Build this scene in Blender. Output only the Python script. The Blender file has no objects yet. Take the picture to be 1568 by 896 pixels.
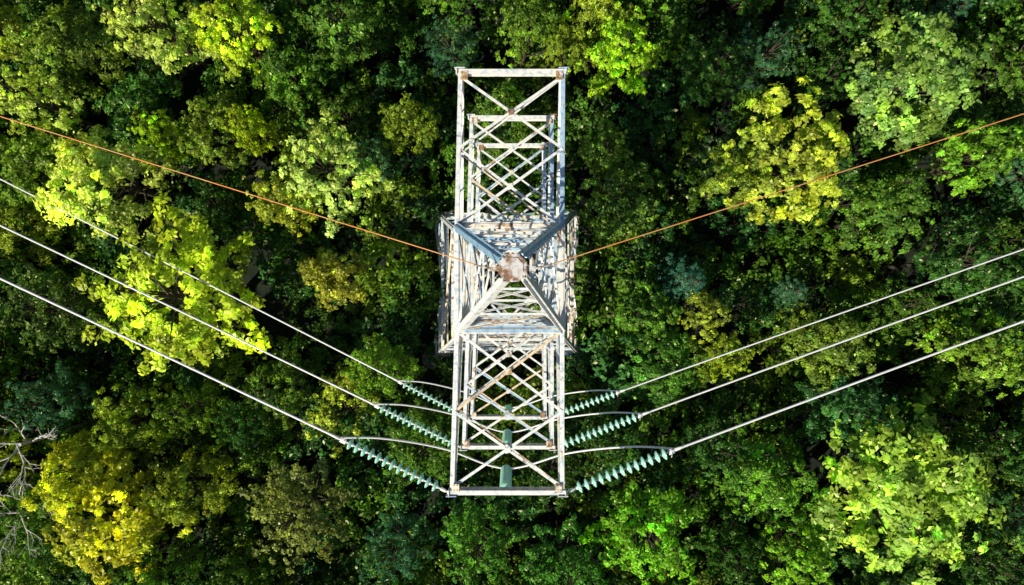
import bpy, math, random
import numpy as np
from mathutils import Vector, Matrix

random.seed(7)
scene = bpy.context.scene
CAMZ = 50.0
F = 1568 * 26 / 36.0

def W(x, y, D):
    """photo measurement (x,y at 1568 wide) at distance D below the camera -> world"""
    return Vector(((x - 784) * D / F, (448 - y) * D / F, CAMZ - D))

# ------------------------------------------------------------------ materials
def new_mat(name):
    m = bpy.data.materials.new(name); m.use_nodes = True
    nt = m.node_tree; nt.nodes.clear()
    out = nt.nodes.new('ShaderNodeOutputMaterial')
    return m, nt, out

def principled(nt, out):
    b = nt.nodes.new('ShaderNodeBsdfPrincipled')
    nt.links.new(b.outputs[0], out.inputs[0]); return b

def leaf_material(name, trans=0.3, gloss=0.05):
    m, nt, out = new_mat(name)
    N, L = nt.nodes, nt.links
    oi = N.new('ShaderNodeObjectInfo')
    at = N.new('ShaderNodeAttribute'); at.attribute_name = 'tint'
    mul = N.new('ShaderNodeVectorMath'); mul.operation = 'MULTIPLY'
    L.new(oi.outputs['Color'], mul.inputs[0]); L.new(at.outputs['Color'], mul.inputs[1])
    d = N.new('ShaderNodeBsdfDiffuse'); t = N.new('ShaderNodeBsdfTranslucent')
    g = N.new('ShaderNodeBsdfGlossy'); g.inputs['Roughness'].default_value = 0.36
    g.inputs['Color'].default_value = (0.95, 0.95, 0.6, 1)
    m1 = N.new('ShaderNodeMixShader'); m1.inputs[0].default_value = trans
    m2 = N.new('ShaderNodeMixShader'); m2.inputs[0].default_value = gloss
    tc = N.new('ShaderNodeVectorMath'); tc.operation = 'MULTIPLY'
    tc.inputs[1].default_value = (1.25, 1.3, 0.4)
    L.new(mul.outputs[0], tc.inputs[0])
    L.new(mul.outputs[0], d.inputs[0]); L.new(tc.outputs[0], t.inputs[0])
    L.new(d.outputs[0], m1.inputs[1]); L.new(t.outputs[0], m1.inputs[2])
    L.new(m1.outputs[0], m2.inputs[1]); L.new(g.outputs[0], m2.inputs[2])
    L.new(m2.outputs[0], out.inputs[0])
    return m

def noise_mat(name, c1, c2, scale, rough=0.8, bump=0.0, detail=6, lo=0.4, hi=0.6):
    m, nt, out = new_mat(name); N, L = nt.nodes, nt.links
    b = principled(nt, out); b.inputs['Roughness'].default_value = rough
    tc = N.new('ShaderNodeTexCoord'); n = N.new('ShaderNodeTexNoise')
    n.inputs['Scale'].default_value = scale; n.inputs['Detail'].default_value = detail
    L.new(tc.outputs['Object'], n.inputs['Vector'])
    r = N.new('ShaderNodeValToRGB')
    r.color_ramp.elements[0].color = (*c1, 1); r.color_ramp.elements[1].color = (*c2, 1)
    r.color_ramp.elements[0].position = lo; r.color_ramp.elements[1].position = hi
    L.new(n.outputs[0], r.inputs[0]); L.new(r.outputs[0], b.inputs['Base Color'])
    if bump:
        bp = N.new('ShaderNodeBump'); bp.inputs['Strength'].default_value = bump
        L.new(n.outputs[0], bp.inputs['Height']); L.new(bp.outputs[0], b.inputs['Normal'])
    return m

M_LEAF = leaf_material('leaf', 0.30, 0.03)
M_NEEDLE = leaf_material('needle', 0.15, 0.03)
M_BARK = noise_mat('bark', (0.04, 0.03, 0.02), (0.11, 0.085, 0.06), 8, 0.9, 0.0)
M_DEAD = noise_mat('dead_wood', (0.45, 0.44, 0.42), (0.68, 0.66, 0.62), 6, 0.9)
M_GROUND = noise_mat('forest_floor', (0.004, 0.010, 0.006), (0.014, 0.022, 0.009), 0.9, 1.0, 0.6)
M_CONC = noise_mat('footing_concrete', (0.22, 0.21, 0.19), (0.36, 0.35, 0.33), 5, 0.9, 0.2)

def steel_material():
    m, nt, out = new_mat('galvanised_steel_weathered'); N, L = nt.nodes, nt.links
    b = principled(nt, out)
    b.inputs['Roughness'].default_value = 0.42; b.inputs['Metallic'].default_value = 0.12
    at = N.new('ShaderNodeAttribute'); at.attribute_name = 'tint'
    sep = N.new('ShaderNodeSeparateColor'); L.new(at.outputs['Color'], sep.inputs[0])
    tc = N.new('ShaderNodeTexCoord')
    n1 = N.new('ShaderNodeTexNoise'); n1.inputs['Scale'].default_value = 1.7; n1.inputs['Detail'].default_value = 8
    n1.inputs['Roughness'].default_value = 0.65
    n2 = N.new('ShaderNodeTexNoise'); n2.inputs['Scale'].default_value = 6; n2.inputs['Detail'].default_value = 5
    L.new(tc.outputs['Object'], n1.inputs['Vector']); L.new(tc.outputs['Object'], n2.inputs['Vector'])
    base = N.new('ShaderNodeValToRGB')
    e = base.color_ramp.elements
    e[0].position = 0.34; e[0].color = (0.52, 0.62, 0.70, 1)
    e[1].position = 0.52; e[1].color = (0.92, 0.90, 0.86, 1)
    L.new(n2.outputs[0], base.inputs[0])
    mixc = N.new('ShaderNodeMix'); mixc.data_type = 'RGBA'; mixc.blend_type = 'MULTIPLY'
    mixc.inputs[0].default_value = 1.0
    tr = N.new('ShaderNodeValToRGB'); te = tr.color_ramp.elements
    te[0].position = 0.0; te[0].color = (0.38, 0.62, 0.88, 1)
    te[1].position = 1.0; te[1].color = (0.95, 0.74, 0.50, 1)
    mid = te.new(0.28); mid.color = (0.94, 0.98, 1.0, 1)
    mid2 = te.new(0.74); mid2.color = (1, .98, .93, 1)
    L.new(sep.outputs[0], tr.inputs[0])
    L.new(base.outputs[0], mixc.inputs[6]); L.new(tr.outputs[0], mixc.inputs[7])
    add = N.new('ShaderNodeMath'); add.operation = 'ADD'
    L.new(n1.outputs[0], add.inputs[0]); 
    sc = N.new('ShaderNodeMath'); sc.operation = 'MULTIPLY'; sc.inputs[1].default_value = 0.24
    L.new(sep.outputs[1], sc.inputs[0]); L.new(sc.outputs[0], add.inputs[1])
    rr = N.new('ShaderNodeValToRGB'); re = rr.color_ramp.elements
    re[0].position = 0.73; re[0].color = (0, 0, 0, 1); re[1].position = 0.79; re[1].color = (0.9, 0.9, 0.9, 1)
    L.new(add.outputs[0], rr.inputs[0])
    rm = N.new('ShaderNodeMix'); rm.data_type = 'RGBA'
    L.new(rr.outputs[0], rm.inputs[0]); L.new(mixc.outputs[2], rm.inputs[6])
    rc = N.new('ShaderNodeValToRGB'); ce = rc.color_ramp.elements
    ce[0].position = .35; ce[0].color = (0.14, 0.055, 0.02, 1); ce[1].position = .65; ce[1].color = (0.50, 0.29, 0.11, 1)
    L.new(n2.outputs[0], rc.inputs[0]); L.new(rc.outputs[0], rm.inputs[7])
    L.new(rm.outputs[2], b.inputs['Base Color'])
    return m
M_STEEL = steel_material()
M_PLATE = noise_mat('rusty_plate', (0.66, 0.64, 0.62), (0.24, 0.13, 0.07), 5.0, 0.8, 0.3, 8, 0.44, 0.60)
M_ALU = noise_mat('aluminium_conductor', (0.78, 0.79, 0.80), (0.90, 0.89, 0.87), 12, 0.4)
M_EARTH = noise_mat('rusty_earth_wire', (0.80, 0.28, 0.06), (0.70, 0.36, 0.14), 1.2, 0.7)
def glass_mat():
    m, nt, out = new_mat('green_insulator_glass'); N, L = nt.nodes, nt.links
    d = N.new('ShaderNodeBsdfDiffuse'); d.inputs[0].default_value = (0.50, 0.92, 0.76, 1)
    t = N.new('ShaderNodeBsdfTranslucent'); t.inputs[0].default_value = (0.62, 1.0, 0.86, 1)
    g = N.new('ShaderNodeBsdfGlossy'); g.inputs['Roughness'].default_value = .2
    m1 = N.new('ShaderNodeMixShader'); m1.inputs[0].default_value = .25
    m2 = N.new('ShaderNodeMixShader'); m2.inputs[0].default_value = .10
    L.new(d.outputs[0], m1.inputs[1]); L.new(t.outputs[0], m1.inputs[2])
    L.new(m1.outputs[0], m2.inputs[1]); L.new(g.outputs[0], m2.inputs[2]); L.new(m2.outputs[0], out.inputs[0])
    return m
M_GLASS = glass_mat()

# ------------------------------------------------------------------ mesh builder
class MB:
    def __init__(s): s.v = []; s.f = []; s.m = []; s.c = []
    def _add(s, vs, fs, mi=0, col=(0.5, 0.5, 0.5)):
        o = len(s.v); s.v += [tuple(v) for v in vs]; s.c += [col] * len(vs)
        s.f += [tuple(i + o for i in f) for f in fs]; s.m += [mi] * len(fs)
    def tube(s, p0, p1, r0, r1=None, n=6, mi=0, col=(0.5, 0.5, 0.5), caps=True):
        r1 = r0 if r1 is None else r1
        p0 = Vector(p0); p1 = Vector(p1); d = (p1 - p0).normalized()
        a = d.orthogonal().normalized(); b = d.cross(a)
        vs = []
        for p, r in ((p0, r0), (p1, r1)):
            for i in range(n):
                t = 2 * math.pi * i / n
                vs.append(p + (a * math.cos(t) + b * math.sin(t)) * r)
        fs = [(i, (i + 1) % n, n + (i + 1) % n, n + i) for i in range(n)]
        if caps: fs += [tuple(reversed(range(n))), tuple(range(n, 2 * n))]
        s._add(vs, fs, mi, col)
    def angle(s, p0, p1, w=0.1, t=0.014, ref=(0, 0, 1), mi=0, col=None):
        """steel L-angle; one flange faces ref"""
        p0 = Vector(p0); p1 = Vector(p1); d = (p1 - p0)
        if d.length < 1e-4: return
        d.normalize(); ref = Vector(ref)
        n = ref - d * ref.dot(d)
        if n.length < 1e-3: n = d.orthogonal()
        n.normalize(); u = d.cross(n)
        sec = [(-w / 2, 0), (w / 2, 0), (w / 2, -w), (w / 2 - t, -w), (w / 2 - t, -t), (-w / 2, -t)]
        vs = [p + u * a + n * b for p in (p0, p1) for a, b in sec]
        k = 6
        fs = [(i, (i + 1) % k, k + (i + 1) % k, k + i) for i in range(k)]
        fs += [tuple(reversed(range(k))), tuple(range(k, 2 * k))]
        if col is None:
            col = (random.random(), random.random() ** 1.5, random.random())
        s._add(vs, fs, mi, col)
    def plate(s, c, ax, ay, th=0.02, mi=0, col=None):
        c = Vector(c); ax = Vector(ax); ay = Vector(ay); n = ax.cross(ay).normalized() * th / 2
        vs = [c + ax * a + ay * b + n * k for k in (-1, 1) for a, b in ((-1, -1), (1, -1), (1, 1), (-1, 1))]
        fs = [(3, 2, 1, 0), (4, 5, 6, 7), (0, 1, 5, 4), (1, 2, 6, 5), (2, 3, 7, 6), (3, 0, 4, 7)]
        if col is None: col = (random.random(), 0.6 + .5 * random.random(), 0)
        s._add(vs, fs, mi, col)
    def lathe(s, p, d, prof, n=16, mi=0, col=(.5, .5, .5)):
        p = Vector(p); d = Vector(d).normalized(); a = d.orthogonal().normalized(); b = d.cross(a)
        vs = []; fs = []
        for (h, r) in prof:
            for i in range(n):
                t = 2 * math.pi * i / n
                vs.append(p + d * h + (a * math.cos(t) + b * math.sin(t)) * r)
        for j in range(len(prof) - 1):
            for i in range(n):
                fs.append((j * n + i, j * n + (i + 1) % n, (j + 1) * n + (i + 1) % n, (j + 1) * n + i))
        s._add(vs, fs, mi, col)
    def make(s, name, mats, parent=None, smooth=False):
        me = bpy.data.meshes.new(name); me.from_pydata(s.v, [], s.f)
        for m in mats: me.materials.append(m)
        me.polygons.foreach_set('material_index', s.m)
        ca = me.color_attributes.new('tint', 'FLOAT_COLOR', 'POINT')
        ca.data.foreach_set('color', [x for c in s.c for x in (*c, 1.0)])
        if smooth: me.polygons.foreach_set('use_smooth', [True] * len(s.f))
        me.update()
        ob = bpy.data.objects.new(name, me); scene.collection.objects.link(ob)
        if parent: ob.parent = parent
        return ob

def empty(name, loc=(0, 0, 0)):
    e = bpy.data.objects.new(name, None); e.location = loc; scene.collection.objects.link(e); return e

# ------------------------------------------------------------------ pylon
pylon = empty('lattice_electricity_pylon')
XW, XE, CY, HB = -1.72, 1.56, 0.45, 1.65
ZT, ZM, ZL, ZW = CAMZ - 23, CAMZ - 28.9, CAMZ - 35.1, 13.2
def corners_at(z):
    """NW, NE, SE, SW corner of the tower body at height z"""
    if z >= ZW:
        return [Vector((XW, CY + HB, z)), Vector((XE, CY + HB, z)), Vector((XE, CY - HB, z)), Vector((XW, CY - HB, z))]
    t = (ZW - z) / ZW
    a = [(XW, CY + HB), (XE, CY + HB), (XE, CY - HB), (XW, CY - HB)]
    b = [(-5.39, 5.79), (4.68, 5.79), (4.68, -4.46), (-5.39, -4.46)]
    return [Vector((p[0] * (1 - t) + q[0] * t, p[1] * (1 - t) + q[1] * t, z)) for p, q in zip(a, b)]
OUT = [Vector((0, 1, 0)), Vector((1, 0, 0)), Vector((0, -1, 0)), Vector((-1, 0, 0))]  # face i between corner i and i+1

legs = MB(); brace = MB()
for i in range(4):
    for a, b in ((0, 13.2), (13.2, ZT)):
        p0, p1 = corners_at(a)[i], corners_at(b)[i]
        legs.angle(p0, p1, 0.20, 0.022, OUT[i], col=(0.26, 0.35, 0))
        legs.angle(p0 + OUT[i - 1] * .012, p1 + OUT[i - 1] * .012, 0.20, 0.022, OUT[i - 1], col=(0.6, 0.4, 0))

def face_panel(z0, z1, w=0.09, kind='X', horiz=True, red=False):
    c0, c1 = corners_at(z0), corners_at(z1)
    for i in range(4):
        j = (i + 1) % 4; o = OUT[i]
        a, b, c, d = c0[i], c0[j], c1[i], c1[j]
        off = o * 0.03
        if kind == 'X':
            brace.angle(a + off, d + off, w, ref=o); brace.angle(b - off * .6, c - off * .6, w, ref=o)
            mid = (a + b + c + d) / 4
            brace.plate(mid + off * 1.6, (b - a).normalized() * .10, (c - a).normalized() * .10, .012)
            if red:
                for s_, e_ in ((a, c), (b, d)):
                    q = (s_ + e_) / 2
                    brace.angle(q, mid, w * .7, ref=o)
                brace.angle((a + b) / 2, mid, w * .7, ref=o)
        elif kind == 'K':
            m = (c + d) / 2
            brace.angle(a + off, m + off, w * 1.2, ref=o); brace.angle(b + off, m + off, w * 1.2, ref=o)
            for s_, e_, l_ in ((a, m, c), (b, m, d)):
                for t in (.33, .66):
                    brace.angle(s_.lerp(m, t), s_.lerp(l_, t), w * .7, ref=o)
                    brace.angle(s_.lerp(m, t), s_.lerp(l_, min(1, t + .33)), w * .7, ref=o)
        if horiz:
            brace.angle(c + off * 1.4, d + off * 1.4, w * 1.2, ref=o)
            brace.angle(c - o * .12, d - o * .12, w, ref=(0, 0, 1))

face_panel(0, 3.6, .15, 'K')
face_panel(3.6, 6.8, .13, 'X', red=True)
face_panel(6.8, 9.4, .12, 'X', red=True)
face_panel(9.4, 11.5, .11, 'X', red=True)
face_panel(11.5, 13.2, .10, 'X')
sh = [13.2, 14.9, 16.4, 17.95, 19.5, 21.1, 22.6, 24.1, 25.5, 27.0]
for a, b in zip(sh[:-1], sh[1:]): face_panel(a, b, .085, 'X')
for z in (3.6, 9.4, 13.2, 14.9, 21.1):
    c = corners_at(z)
    for i in range(4):
        brace.angle((c[i] + c[(i + 1) % 4]) / 2 , (c[(i + 1) % 4] + c[(i + 2) % 4]) / 2, .08)
c = corners_at(ZT)
for i in range(4):
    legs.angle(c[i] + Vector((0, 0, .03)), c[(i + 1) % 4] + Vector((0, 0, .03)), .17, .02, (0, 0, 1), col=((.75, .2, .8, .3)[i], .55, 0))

# earth wire peak
pk = MB()
PK = Vector((0.02, 0.60, 32.0))
tops = [PK + Vector((a * .26, b * .26, 0)) for a, b in ((-1, 1), (1, 1), (1, -1), (-1, -1))]
tint = [(.0, .25, 0), (.05, .3, 0), (.65, .3, 0), (.6, .35, 0)]  # north legs bluish, south legs pale: shade and sun painted into member colour
for i in range(4):
    o = OUT[i]
    pk.angle(c[i] + Vector((0, 0, .02)), tops[i], .18, .02, o + Vector((0, 0, .5)), col=tint[i])
    pk.angle(c[i] + Vector((0, 0, .0)), tops[i] + OUT[i - 1] * .012, .18, .02, OUT[i - 1] + Vector((0, 0, .5)), col=tint[i])
for t0, t1 in ((0, .36), (.36, .62), (.62, .82)):
    for i in range(4):
        j = (i + 1) % 4
        a, b = c[i].lerp(tops[i], t0), c[j].lerp(tops[j], t0)
        e, f = c[i].lerp(tops[i], t1), c[j].lerp(tops[j], t1)
        pk.angle(a, f, .055, ref=OUT[i]); pk.angle(b, e, .055, ref=OUT[i] * .9)
        pk.angle(e, f, .06, ref=OUT[i])
for k in range(14):
    q = c[1].lerp(tops[1], .05 + k * .066)
    d = Vector((-.8, .5, .2)) if k % 2 else Vector((.5, -.8, .2))
    pk.tube(q, q + d.normalized() * .24, .014, n=5, col=(.9, 1.2, 0))
capm = MB()
for rr, z0, z1 in ((.37, .0, .05), (.27, .05, .075)):
    n = 8
    vs = [PK + Vector((rr * math.cos(math.pi / 8 + k * math.pi / 4), rr * math.sin(math.pi / 8 + k * math.pi / 4), z)) for z in (z0, z1) for k in range(n)]
    fs = [(i, (i + 1) % n, n + (i + 1) % n, n + i) for i in range(n)] + [tuple(reversed(range(n))), tuple(range(n, 2 * n))]
    capm._add(vs, fs)
for k in range(8):
    a = k * math.pi / 4
    capm.tube(PK + Vector((.32 * math.cos(a), .32 * math.sin(a), .05)), PK + Vector((.32 * math.cos(a), .32 * math.sin(a), .085)), .02, n=6)
for sx in (-1, 1):
    capm.plate(PK + Vector((sx * .42, -.02, -.06)), Vector((.14, 0, 0)), Vector((0, .06, 0)), .03)
    capm.tube(PK + Vector((sx * .5, -.02, -.06)), PK + Vector((sx * .95, .08, -.14)), .035, .02, n=8)
    capm.tube(PK + Vector((sx * .32, -.1, -.02)), PK + Vector((sx * .42, -.25, .12)), .02, n=6)

# crossarms
arms = MB()
def arm(z, tipY, xw, xe, side):
    yb = CY + HB * side
    BW, BE = Vector((XW, yb, z)), Vector((XE, yb, z))
    TW, TE = Vector((xw, tipY, z)), Vector((xe, tipY, z))
    dz = Vector((0, 0, -1.55)); tz = Vector((0, 0, -.12))
    up = (0, 0, 1)
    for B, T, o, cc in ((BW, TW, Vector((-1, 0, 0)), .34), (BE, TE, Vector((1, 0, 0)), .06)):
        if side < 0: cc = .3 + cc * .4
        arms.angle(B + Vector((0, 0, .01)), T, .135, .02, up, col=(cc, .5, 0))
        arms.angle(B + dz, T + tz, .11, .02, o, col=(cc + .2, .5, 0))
        n = 4
        for k in range(n):
            t0, t1 = k / n, (k + 1) / n
            a0, a1 = B.lerp(T, t0), B.lerp(T, t1)
            b0, b1 = (B + dz).lerp(T + tz, t0), (B + dz).lerp(T + tz, t1)
            if k % 2 == 0: arms.angle(b0, a1, .05, ref=o)
            else: arms.angle(a0, b1, .05, ref=o)
            if k < n - 1: arms.angle(a1, b1, .045, ref=o)
    for k in range(2):
        t0, t1 = k / 2, (k + 1) / 2 - (.03 if k else 0)
        a, b, e, f = BW.lerp(TW, t0), BE.lerp(TE, t0), BW.lerp(TW, t1), BE.lerp(TE, t1)
        arms.angle(a + Vector((0, 0, .03)), f + Vector((0, 0, .03)), .085, ref=up, col=(random.choice((.02, .1, .4, .6)), random.random() * .8, 0))
        arms.angle(b - Vector((0, 0, .03)), e - Vector((0, 0, .03)), .085, ref=up, col=(random.choice((.4, .6, .85, 1)), random.random() * .8, 0))
        m = (a + b + e + f) / 4
        arms.plate(m + Vector((0, 0, .055)), Vector((.09, .02, 0)), Vector((-.02, .09, 0)), .012)
    B2W, B2E = BW + dz, BE + dz
    T2W, T2E = TW + tz, TE + tz
    arms.angle(B2W.lerp(T2W, .5), B2E.lerp(T2E, .0), .05, ref=up)
    arms.angle(B2W.lerp(T2W, .5), B2E.lerp(T2E, .97), .05, ref=up)
    ex = Vector((.14, 0, 0))
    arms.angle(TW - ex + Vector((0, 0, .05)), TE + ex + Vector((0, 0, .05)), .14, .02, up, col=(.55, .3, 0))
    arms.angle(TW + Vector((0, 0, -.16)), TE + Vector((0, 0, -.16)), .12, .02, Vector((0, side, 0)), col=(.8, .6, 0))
    for T, sx in ((TW, -1), (TE, 1)):
        arms.plate(T + Vector((-sx * .12, -side * .14, .075)), Vector((.11, 0, 0)), Vector((0, .13, 0)), .014, col=(.9, .9 + .3 * random.random(), 0))
        arms.plate(T + Vector((sx * .10, side * .02, -.05)), Vector((.0, .10, 0)), Vector((0, 0, .16)), .025)
        arms.plate(T + Vector((sx * .02, side * .10, .0)), Vector((.16, 0, 0)), Vector((0, 0, .12)), .02)
        for k in range(4):
            q = T + Vector((-sx * (.06 + .1 * (k % 2)), -side * (.08 + .14 * (k // 2)), .08))
            arms.tube(q, q + Vector((0, 0, .03)), .02, n=6, col=(.2, 1, 0))
TIPS = {}
specs = [('T', ZT, 6.87, -1.605, 1.585, -6.22, -1.87, 1.56),
         ('M', ZM, 6.84, -1.58, 1.56, -6.05, -1.89, 1.57),
         ('L', ZL, 7.0, -1.58, 1.54, -5.95, -1.92, 1.58)]
for nm, z, ny, nw, ne, sy, sw, se in specs:
    arm(z, ny, nw, ne, 1); arm(z, sy, sw, se, -1)
    TIPS[nm] = (Vector((sw, sy, z)), Vector((se, sy, z)))
legs.make('main_legs', [M_STEEL], pylon)
brace.make('body_bracing', [M_STEEL], pylon)
pk.make('earth_wire_peak', [M_STEEL], pylon)
capm.make('peak_cap_plate', [M_PLATE], pylon)
arms.make('crossarms', [M_STEEL], pylon)
foot = MB()
for p in corners_at(0):
    foot.lathe(p + Vector((0, 0, -.4)), (0, 0, 1), [(0, .75), (.45, .7), (.5, .6), (.95, .4), (1.0, .35), (1.0, .001)], 12)
foot.make('leg_footings', [M_CONC], pylon)

# ------------------------------------------------------------------ insulators, conductors
def insulator(A, B, n, r=.19, lead0=.35, lead1=.30, horn=True):
    mb = MB(); A = Vector(A); B = Vector(B); d = (B - A).normalized(); L = (B - A).length
    side = d.cross(Vector((0, 0, 1)))
    if side.length < .1: side = Vector((1, 0, 0))
    side.normalize()
    mb.tube(A, A + d * lead0, .028, n=6, mi=1)
    mb.plate(A + d * lead0 * .5, d * .09, side * .05, .03, mi=1)
    s = (L - lead0 - lead1) / n
    for k in range(n):
        p = A + d * (lead0 + s * k)
        mb.lathe(p, d, [(0, .03), (.0, .052), (.06, .058), (.085, .045)], 10, 1)
        mb.lathe(p, d, [(.05, .045), (.065, .12), (.11, r), (.14, r), (.125, r * .8), (.16, r * .72), (.125, r * .55), (.17, .06), (.12, .03)], 18, 0)
        mb.tube(p + d * .1, p + d * s, .028, n=6, mi=1)
    mb.tube(B - d * lead1, B, .03, n=6, mi=1)
    mb.plate(B - d * lead1 * .6, d * .10, side * .09, .03, mi=1)
    if horn:
        mb.tube(B - d * .05, B + d * .38, .055, .04, n=8, mi=1)
        mb.tube(B - d * .12, B - d * .25 + side * .16 + Vector((0, 0, .1)), .012, n=5, mi=1)
    return mb.make('insulator_string', [M_GLASS, M_ALU], smooth=True)

def wire(name, pts, r, mat):
    cu = bpy.data.curves.new(name, 'CURVE'); cu.dimensions = '3D'; cu.bevel_depth = r; cu.bevel_resolution = 2
    sp = cu.splines.new('POLY'); sp.points.add(len(pts) - 1)
    for q, p in zip(sp.points, pts): q.co = (*p, 1)
    cu.materials.append(mat); cu.use_fill_caps = True
    o = bpy.data.objects.new(name, cu); scene.collection.objects.link(o); return o

def catmull(P, n=14):
    P = [P[0] * 2 - P[1]] + P + [P[-1] * 2 - P[-2]]; out = []
    for i in range(1, len(P) - 2):
        for k in range(n):
            t = k / n
            a, b, c_, d = P[i - 1], P[i], P[i + 1], P[i + 2]
            out.append(.5 * ((2 * b) + (c_ - a) * t + (2 * a - 5 * b + 4 * c_ - d) * t * t + (3 * b - a - 3 * c_ + d) * t ** 3))
    out.append(P[-2]); return out

def slope_fit(dD, run, c=.0012): return (dD + c * run * run) / run
def span(start, sx, m, dD_at, run_at, r, mat, name, c=.0012, far=90):
    s = slope_fit(dD_at, run_at, c); pts = []
    for k in range(61):
        x = far * (k / 60)
        pts.append(start + Vector((sx * x, m * x, -(s * x - c * x * x))))
    return wire(name, pts, r, mat)

LN = {'T': (.45, 24.4, .352, 24.2, 13), 'M': (.45, 31.6, .350, 30.2, 13), 'L': (.475, 39.6, .342, 36.8, 12)}
for nm, (ml, Dl, mr, Dr, nd) in LN.items():
    TW, TE = TIPS[nm]; D0 = CAMZ - TW.z; ends = []
    for sx, T, m, De in ((-1, TW, ml, Dl), (1, TE, mr, Dr)):
        A = T + Vector((sx * .12, -.02, -.1))
        Xe = .6926 * De; run = Xe - abs(A.x)
        s0 = (De - D0) / run + .03
        B = A + Vector((sx * 3.55, m * 3.55, -3.55 * s0 - .05))
        insulator(A, B, nd)
        C = B + Vector((sx * .2, m * .2, -.02))
        span(C, sx, m, De - (CAMZ - C.z), Xe - abs(C.x), .038, M_ALU, 'power_conductor')
        ends.append(B)
    zt = TW.z; sy = TW.y
    top = Vector((-.2, sy, zt - .15)); bot = Vector((-.2, sy, zt - 3.1))
    insulator(top, bot, 12, r=.2, lead0=.25, lead1=.15, horn=False)
    l, rgt = ends
    bj = bot + Vector((0, 0, -.05))
    P = [l + Vector((-.1, 0, -.06)), l.lerp(bj, .25) + Vector((0, 0.22, -.15)), l.lerp(bj, .6) + Vector((0, .18, -.45)), bj,
         rgt.lerp(bj, .6) + Vector((0, .18, -.45)), rgt.lerp(bj, .25) + Vector((0, .22, -.15)), rgt + Vector((.1, 0, -.06))]
    wire('jumper_cable', catmull(P), .034, M_ALU)
for sx, m, De in ((-1, .316, 20.6), (1, .322, 20.3)):
    st = PK + Vector((sx * .9, .08, -.14))
    span(st, sx, m, De - 18.14, .6926 * De - .9, .0145, M_EARTH, 'earth_wire')

# ------------------------------------------------------------------ trees
def nrm(a): return a / np.maximum(np.linalg.norm(a, axis=1, keepdims=True), 1e-6)

class TreeMesh:
    def __init__(s, seed): s.r = np.random.default_rng(seed); s.w = MB(); s.C = []; s.R = []; s.N = []; s.T = []
    def clump(s, c, r, n, tint): s.C.append(c); s.R.append(r); s.N.append(n); s.T.append(tint)
    def tint(s, amp=.25, ys=.8, extra=0):
        r = s.r; b = math.exp(r.normal(0, amp)); y = r.normal(0, ys * .5) + extra
        y = max(-1.2, min(1.4, y))
        return (b * (1 + .20 * y), b * (1 + .12 * y), b * max(.3, 1 - .25 * y))
    def build(s, name, per, ll, lw, leafmat, flat=.45):
        r = s.r
        C = np.repeat(np.array(s.C), per, 0); R = np.repeat(np.array(s.R), per)[:, None]
        N = nrm(np.repeat(np.array(s.N), per, 0)); T = np.repeat(np.array(s.T), per, 0)
        n = len(C)
        off = nrm(r.normal(size=(n, 3))) * (r.random((n, 1)) ** .5)
        dn = (off * N).sum(1, keepdims=True); off = off - flat * dn * N
        pos = C + off * R * (.7 + .7 * r.random((n, 1)))
        ln = nrm(N * .9 + off * .6 + r.normal(size=(n, 3)) * .36)
        tg = nrm(np.cross(ln, r.normal(size=(n, 3)))); bt = np.cross(ln, tg)
        sz = (.65 + .7 * r.random((n, 1)))
        tg *= ll * sz; bt *= lw * sz
        V = np.stack([pos - tg, pos + bt - tg * .1, pos + tg, pos - bt - tg * .1], 1).reshape(-1, 3)
        col = T * np.exp(r.normal(0, .22, (n, 1)))
        col = np.repeat(col, 4, 0)
        wv = np.array(s.w.v).reshape(-1, 3); nw = len(wv)
        allv = np.concatenate([wv, V]); 
        wl = [i for f in s.w.f for i in f]; wc = [len(f) for f in s.w.f]
        loops = np.concatenate([np.array(wl, dtype=np.int32), np.arange(n * 4, dtype=np.int32) + nw])
        cnt = np.concatenate([np.array(wc, dtype=np.int32), np.full(n, 4, dtype=np.int32)])
        st = np.concatenate([[0], np.cumsum(cnt)[:-1]]).astype(np.int32)
        me = bpy.data.meshes.new(name)
        me.vertices.add(len(allv)); me.vertices.foreach_set('co', allv.astype(np.float32).ravel())
        me.loops.add(len(loops)); me.loops.foreach_set('vertex_index', loops)
        me.polygons.add(len(cnt)); me.polygons.foreach_set('loop_start', st)
        mi = np.concatenate([np.zeros(len(wc), dtype=np.int32), np.ones(n, dtype=np.int32)])
        me.materials.append(M_BARK); me.materials.append(leafmat)
        me.polygons.foreach_set('material_index', mi)
        me.update(calc_edges=True)
        ca = me.color_attributes.new('tint', 'FLOAT_COLOR', 'POINT')
        cc = np.concatenate([np.full((nw, 3), .5), col]); cc = np.concatenate([cc, np.ones((len(cc), 1))], 1)
        ca.data.foreach_set('color', cc.astype(np.float32).ravel())
        me.validate()
        return me

def limb(mb, p0, p1, r0, r1, bend=.3, n=3):
    p0 = Vector(p0); p1 = Vector(p1); pts = []
    for k in range(n + 1):
        t = k / n; q = p0.lerp(p1, t); q.z -= bend * math.sin(t * math.pi) ; pts.append(q)
    for k in range(n):
        mb.tube(pts[k], pts[k + 1], r0 + (r1 - r0) * k / n, r0 + (r1 - r0) * (k + 1) / n, n=5, caps=False)

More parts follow.
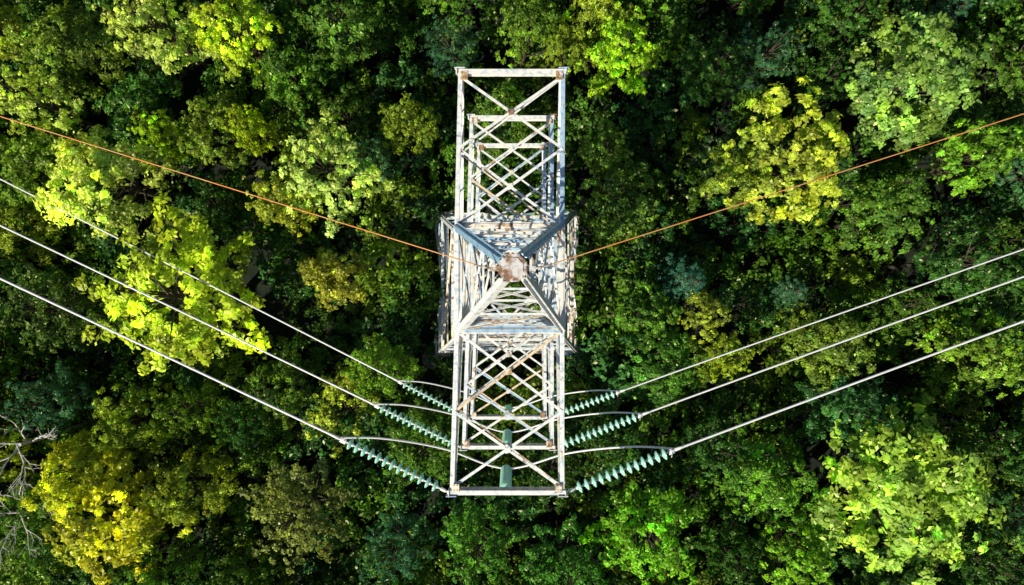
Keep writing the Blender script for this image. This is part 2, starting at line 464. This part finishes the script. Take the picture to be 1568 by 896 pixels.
H = 10.0  # prototype crown top
def proto_lobed(seed, R=3.3, lobes=20, cl=11, per=36, cr=.36, ll=.115, lw=.062, gap=1.0):
    """crown of leafy sprays: each lobe is a limb fan carrying separated leaf tufts"""
    t = TreeMesh(seed); r = t.r
    t.w.tube((0, 0, -.3), (0, 0, 5.2), .24, .14, n=8); t.w.tube((0, 0, 5.2), (.2, .1, 9.0), .14, .03, n=6)
    for i in range(lobes):
        u = (i + .5) / lobes
        el = math.asin(min(1, .02 + .95 * u)); az = i * 2.39996 + r.normal(0, .35)
        rad = R * (.54 + .34 * r.random()) * (1 if u < .8 else .8)
        ex = 1 + .18 * math.sin(az * 2 + seed)
        c = np.array([math.cos(az) * math.cos(el) * rad * ex, math.sin(az) * math.cos(el) * rad, 6.0 + math.sin(el) * 2.9 + r.normal(0, .75)])
        lr = R * (.18 + .17 * r.random()) * gap
        limb(t.w, (0, 0, 3.2 + 3.0 * u), c, .09, .02)
        lt = t.tint(.25, .9)
        o = np.array([math.cos(az), math.sin(az), 0.])
        for k in range(cl):
            d = r.normal(size=3); d /= np.linalg.norm(d); d[2] = abs(d[2]) - .2
            p = c + d * lr * np.array([1, 1, 1.]) * (.55 + .75 * r.random())
            nn = d * .55 + np.array([0, 0, .8]) + o * .2
            tt = t.tint(.28, .8)
            t.clump(p, cr * (.45 + .7 * r.random()), nn, tuple(a * b for a, b in zip(lt, tt)))
    return t.build('broadleaf_crown', per, ll, lw, M_LEAF, .55)

def proto_radial(seed, R=3.5, nb=34, per=38, cr=.28, ll=.115, lw=.060, mat=None, step=.42, flat=.55):
    t = TreeMesh(seed); r = t.r
    t.w.tube((0, 0, -.3), (0, 0, 6), .24, .13, n=8); t.w.tube((0, 0, 6), (0, 0, 9.6), .13, .03, n=6)
    for i in range(nb):
        u = (i + .5) / nb
        az = i * 2.39996 + r.normal(0, .2)
        L = R * math.cos(u * math.pi / 2 * .88) ** .75 * (.68 + .46 * r.random())
        z0 = 4.2 + 4.2 * u; z1 = 6.0 + 3.7 * math.sin(u * math.pi / 2) + r.normal(0, .35)
        base = np.array([0, 0, z0]); tip = np.array([math.cos(az) * L, math.sin(az) * L, z1])
        limb(t.w, base, tip, .06, .012, .0)
        o = np.array([math.cos(az), math.sin(az), 0]); sd = np.array([-o[1], o[0], 0])
        lt = t.tint(.2, .6)
        n = max(2, int(L * .75 / step))
        for k in range(n):
            s_ = 1 - k * step / max(L, .5)
            q = base + (tip - base) * s_
            wdt = .12 + .9 * (1 - s_)
            for sg in ((0,) if k == 0 else (-1, 1)):
                p = q + sd * sg * min(.75, wdt) * (.7 + .6 * r.random()) + np.array([0, 0, r.normal(0, .1) - .05])
                t.clump(p, cr * (.7 + .6 * r.random()), o * .35 + np.array([0, 0, 1.]) + sd * sg * .35, tuple(a * b for a, b in zip(lt, t.tint(.2, .5))))
    return t.build('radiating_crown', per, ll, lw, mat or M_LEAF, flat)

def proto_spruce(seed, R=2.0, per=38):
    t = TreeMesh(seed); r = t.r
    t.w.tube((0, 0, -.3), (0, 0, 10.4), .18, .02, n=7)
    for i in range(70):
        u = i / 70; z = 3.0 + 7.2 * u; L = R * (1 - u) ** .8 * (.85 + .3 * r.random()) + .12
        az = i * 2.39996 + r.normal(0, .1); o = np.array([math.cos(az), math.sin(az), 0.])
        tip = o * L + np.array([0, 0, z - .25 * L]); limb(t.w, (0, 0, z), tip, .03, .008, .05, 2)
        n = max(1, int(L / .3))
        for k in range(n):
            s_ = 1 - k * .3 / L
            t.clump(o * L * s_ + np.array([0, 0, z - .25 * L * s_]), .13 + .14 * (1 - s_), np.array([0, 0, 1.]) + o * .3, t.tint(.15, .3))
    return t.build('spruce_crown', per, .10, .018, M_NEEDLE, .6)

def proto_bush(seed, R=1.5, per=30):
    t = TreeMesh(seed); r = t.r
    for i in range(34):
        az = r.random() * 6.283; q = math.sqrt(r.random()) * R
        c = np.array([math.cos(az) * q, math.sin(az) * q, 1.5 + 1.2 * (1 - (q / R) ** 2) + r.normal(0, .25)])
        if i % 5 == 0: limb(t.w, (0, 0, -.1), c, .04, .01)
        t.clump(c, .22 + .2 * r.random(), np.array([c[0] * .3, c[1] * .3, 1.]), t.tint(.3, .8))
    return t.build('bush_foliage', per, .10, .055, M_LEAF)

LOB = [proto_lobed(100 + i, R=3.3, lobes=l, cl=k, cr=c_, gap=g) for i, (l, k, c_, g) in enumerate(
    [(26, 11, .36, 1.0), (30, 9, .33, .95), (22, 12, .40, 1.1), (34, 8, .32, .95), (28, 10, .38, 1.05), (24, 11, .35, 1.1)])]
RAD = [proto_radial(200 + i, nb=n) for i, n in enumerate((30, 38, 34, 28))]
PINE = [proto_radial(300 + i, nb=28, cr=.26, ll=.15, lw=.032, mat=M_NEEDLE, per=40, step=.4) for i in range(2)]
SPR = [proto_spruce(400 + i) for i in range(2)]
BUSH = [proto_bush(500 + i) for i in range(3)]

def place(me, name, x, y, s, sz, col, parent=None, rot=None, z=0):
    o = bpy.data.objects.new(name, me); scene.collection.objects.link(o)
    o.location = (x, y, z); o.scale = (s, s, sz)
    o.rotation_euler = (random.uniform(-.04, .04), random.uniform(-.04, .04), random.uniform(0, 6.28) if rot is None else rot)
    o.color = (*col, 1)
    if parent: o.parent = parent
    return o

YG = (.54, .68, .04); PALE = (.60, .72, .13); GOLD = (.56, .58, .03); OLV = (.24, .29, .06)
MID = (.13, .28, .03); TEAL = (.05, .17, .065); DK = (.05, .15, .022)
heroes = [
 (225, 35, 75, 'R', PALE, 13), (345, 28, 72, 'L', YG, 13), (130, 268, 88, 'L', PALE, 13), (35, 150, 60, 'R', PALE, 12.5),
 (505, 250, 88, 'R', (.60, .76, .17), 13), (440, 295, 55, 'L', (.52, .58, .06), 12), (250, 455, 145, 'R', (.60, .74, .04), 13.5),
 (150, 815, 105, 'L', GOLD, 12.5), (105, 725, 62, 'L', (.48, .54, .03), 12), (195, 650, 60, 'L', (.27, .38, .03), 11),
 (290, 760, 60, 'L', (.32, .40, .03), 11.5), (450, 790, 85, 'R', OLV, 12), (500, 425, 52, 'L', (.36, .38, .05), 11.5),
 (965, 75, 66, 'R', (.44, .74, .03), 12.5), (930, 25, 50, 'L', (.30, .40, .04), 12), (1225, 245, 108, 'L', (.52, .62, .06), 13),
 (1410, 105, 110, 'L', (.26, .44, .08), 13), (1395, 775, 145, 'L', (.44, .66, .08), 14), (1000, 830, 95, 'R', (.20, .50, .02), 12.5),
 (870, 870, 75, 'R', (.08, .26, .03), 12), (1060, 420, 50, 'S', (.04, .16, .09), 11), (1080, 478, 42, 'L', (.34, .42, .05), 11.5),
 (1130, 550, 42, 'R', (.34, .46, .03), 11), (1295, 540, 65, 'L', (.22, .34, .04), 12), (1180, 735, 72, 'L', (.14, .34, .03), 12),
 (1310, 640, 66, 'R', (.06, .2, .05), 11.5), (1090, 690, 60, 'R', DK, 11), (60, 620, 60, 'P', TEAL, 11), (60, 470, 75, 'R', (.09, .17, .025), 11.5),
 (580, 560, 55, 'R', (.18, .36, .025), 11), (1150, 265, 55, 'L', (.22, .32, .04), 12), (1090, 90, 60, 'R', DK, 12),
 (1490, 400, 75, 'R', DK, 12), (1520, 240, 60, 'L', (.20, .42, .03), 12.5), (625, 180, 50, 'L', (.26, .36, .03), 11.5),
 (570, 240, 45, 'P', (.13, .30, .10), 11), (320, 190, 60, 'L', (.20, .30, .035), 11.5), (385, 200, 35, 'R', (.5, .62, .03), 12),
 (230, 205, 38, 'R', (.44, .62, .03), 12), (730, 850, 70, 'R', (.11, .31, .03), 12), (600, 850, 65, 'P', (.05, .18, .06), 11.5),
 (1160, 80, 55, 'P', (.04, .13, .05), 12), (520, 40, 70, 'R', MID, 12), (440, 110, 60, 'L', MID, 11.5), (90, 60, 70, 'L', (.17, .27, .03), 11.5),
 (960, 300, 65, 'L', (.14, .27, .04), 11.5), (940, 230, 50, 'R', (.18, .32, .04), 12), (1370, 330, 70, 'L', MID, 11.5),
 (1010, 560, 60, 'L', (.09, .24, .03), 10.5), (420, 600, 60, 'L', (.11, .21, .025), 11), (370, 660, 50, 'R', DK, 11),
 (1240, 850, 60, 'L', (.22, .45, .03), 11.5), (1530, 870, 60, 'R', DK, 11), (800, 40, 55, 'L', (.17, .31, .03), 12), (880, 60, 40, 'L', (.22, .32, .03), 12),
 (690, 60, 50, 'P', (.04, .13, .05), 11), (760, 180, 55, 'L', (.12, .24, .03), 10), (985, 480, 50, 'L', (.12, .28, .03), 10),
]
taken = []
idx = 0
for (px, py, pr, kd, col, top) in heroes:
    D = CAMZ - (top - 2.2); p = W(px, py, D); Rw = pr * D / F
    if kd == 'L': me, R0, nm = LOB[idx % 6], 3.3, 'broadleaf_tree'
    elif kd == 'R': me, R0, nm = RAD[idx % 4], 3.5, 'maple_tree'
    elif kd == 'P': me, R0, nm = PINE[idx % 2], 3.5, 'pine_tree'
    else: me, R0, nm = SPR[idx % 2], 1.9, 'spruce_tree'
    idx += 1
    place(me, nm, p.x, p.y, Rw / R0, top / H, col)
    taken.append((p.x, p.y, Rw))

gaps = [(1050, 205, 50), (1335, 165, 50), (1420, 600, 65), (30, 575, 50), (645, 40, 45), (1515, 310, 45), (1340, 420, 50), (1250, 40, 45), (640, 500, 32),
        (560, 720, 35), (330, 640, 30), (640, 330, 28), (920, 760, 25), (1100, 620, 28), (250, 150, 25), (1330, 300, 35), (60, 380, 22), (560, 340, 22)]
gapw = [(W(a, b, 40).x, W(a, b, 40).y, r * 40 / F) for a, b, r in gaps]
forest = empty('forest_canopy'); under = empty('forest_undergrowth')
def fbm(x, y): return (math.sin(x * .17 + 1.3) + math.sin(y * .23 + x * .11) + math.sin(x * .05 - y * .13 + 2)) / 3
sp = 3.5
for iy in range(-11, 12):
    for ix in range(-15, 16):
        x = ix * sp + (iy % 2) * sp / 2 + random.uniform(-1.1, 1.1); y = iy * sp * .9 + random.uniform(-1.1, 1.1)
        if abs(x + .35) < 7.3 and abs(y - .66) < 7.6: continue
        s = random.uniform(.45, .92); Rr = 3.3 * s
        if any((x - a) ** 2 + (y - b) ** 2 < (.72 * r_ + .62 * Rr) ** 2 for a, b, r_ in taken): continue
        if any((x - a) ** 2 + (y - b) ** 2 < (r_ + .45 * Rr) ** 2 for a, b, r_ in gapw): continue
        near = max(abs(x), abs(y)) < 12
        top = random.uniform(6.8, 11.4) * (.92 if near else 1)
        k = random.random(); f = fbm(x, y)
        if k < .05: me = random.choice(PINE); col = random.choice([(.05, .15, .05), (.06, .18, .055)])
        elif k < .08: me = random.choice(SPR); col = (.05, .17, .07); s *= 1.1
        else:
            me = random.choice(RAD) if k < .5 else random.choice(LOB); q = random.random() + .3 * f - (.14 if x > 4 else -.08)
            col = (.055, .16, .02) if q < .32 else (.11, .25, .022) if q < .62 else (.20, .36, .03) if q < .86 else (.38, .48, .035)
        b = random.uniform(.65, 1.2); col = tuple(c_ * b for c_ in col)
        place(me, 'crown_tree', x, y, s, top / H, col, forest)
        taken.append((x, y, Rr * .8))
nb = 0
for iy in range(-17, 18):
    for ix in range(-24, 25):
        x = ix * 2.2 + random.uniform(-.8, .8); y = iy * 2.1 + random.uniform(-.8, .8)
        inside = abs(x + .35) < 5.6 and abs(y - .66) < 5.7
        ring = abs(x + .35) < 9.5 and abs(y - .66) < 9.5
        if not inside and any((x - a) ** 2 + (y - b) ** 2 < (.62 * r_) ** 2 for a, b, r_ in taken): continue
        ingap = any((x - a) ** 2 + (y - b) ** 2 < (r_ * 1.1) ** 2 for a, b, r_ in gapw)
        if inside: sz = random.uniform(.35, .8); s = random.uniform(.7, 1.1)
        elif ingap: sz = random.uniform(.3, .7); s = random.uniform(.7, 1.1)
        elif ring: sz = random.uniform(1.2, 2.6); s = random.uniform(1.0, 1.5)
        else: sz = random.uniform(.8, 2.2); s = random.uniform(.9, 1.5)
        b = random.uniform(.55, 1.25)
        g = random.choice([(.07, .18, .02), (.11, .25, .02), (.05, .16, .035), (.18, .30, .025)])
        if ingap: g = (.04, .10, .025)  # darker leaf colour paints the shade between crowns into gap bushes
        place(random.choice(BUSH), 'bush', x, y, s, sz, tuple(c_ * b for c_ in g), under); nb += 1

# bare dead tree lower left
dead = MB()
def grow(p, d, L, r, depth):
    e = p + d * L; dead.tube(p, e, r, r * .65, n=5)
    if depth == 0: return
    for k in range(3 if depth > 1 else 2):
        nd = (d + Vector((random.uniform(-.8, .8), random.uniform(-.8, .8), random.uniform(-.3, .5)))).normalized()
        grow(p.lerp(e, .55 + .45 * (k / 2)), nd, L * .7, r * .55, depth - 1)
for (px, py) in ((2, 690), (8, 800)):
    q = W(px, py, 40)
    dead.tube((q.x, q.y, -.2), (q.x, q.y, 8.5), .16, .1, n=7)
    for k in range(5):
        a = k * 1.3 + .4
        grow(Vector((q.x, q.y, 7.5 + .3 * k)), Vector((math.cos(a), math.sin(a), .7)).normalized(), 1.45, .06, 3)
dead.make('dead_bare_tree', [M_DEAD])

# ------------------------------------------------------------------ ground
gm = MB(); n = 60; S = 1500
co = [(-1 + 2 * i / n) for i in range(n + 1)]
co = [math.copysign(abs(c_) ** 2.6, c_) * S for c_ in co]
vs = [(x, y, .25 * math.sin(x * .3) * math.cos(y * .27) if abs(x) < 200 and abs(y) < 200 else 0) for y in co for x in co]
fs = [(j * (n + 1) + i, j * (n + 1) + i + 1, (j + 1) * (n + 1) + i + 1, (j + 1) * (n + 1) + i) for j in range(n) for i in range(n)]
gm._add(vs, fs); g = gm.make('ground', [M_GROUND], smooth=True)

# ------------------------------------------------------------------ light, sky, camera
sun_dir = Vector((-.60, -.68, .92)).normalized()
elev = math.asin(sun_dir.z); az = math.atan2(sun_dir.x, sun_dir.y)
w = bpy.data.worlds.new("World"); scene.world = w; w.use_nodes = True
nt = w.node_tree; bg = nt.nodes['Background']
sky = nt.nodes.new('ShaderNodeTexSky'); sky.sky_type = 'NISHITA'; sky.sun_disc = False
sky.sun_elevation = elev; sky.sun_rotation = az
nt.links.new(sky.outputs[0], bg.inputs[0]); bg.inputs[1].default_value = .07
sl = bpy.data.lights.new('sun', 'SUN'); sl.energy = 5.0; sl.angle = math.radians(.5); sl.color = (1, .92, .76)
so = bpy.data.objects.new('sun', sl); scene.collection.objects.link(so)
so.rotation_euler = sun_dir.to_track_quat('Z', 'Y').to_euler(); so.location = sun_dir * 100

cd = bpy.data.cameras.new('camera'); cd.lens = 26; cd.sensor_width = 36; cd.clip_end = 4000
co_ = bpy.data.objects.new('camera', cd); scene.collection.objects.link(co_)
co_.location = (0, 0, CAMZ); co_.rotation_euler = (0, 0, 0)
scene.camera = co_
scene.view_settings.view_transform = 'Standard'; scene.view_settings.look = 'None'
scene.view_settings.exposure = 0
print('objects', len(bpy.data.objects), 'bushes', nb)
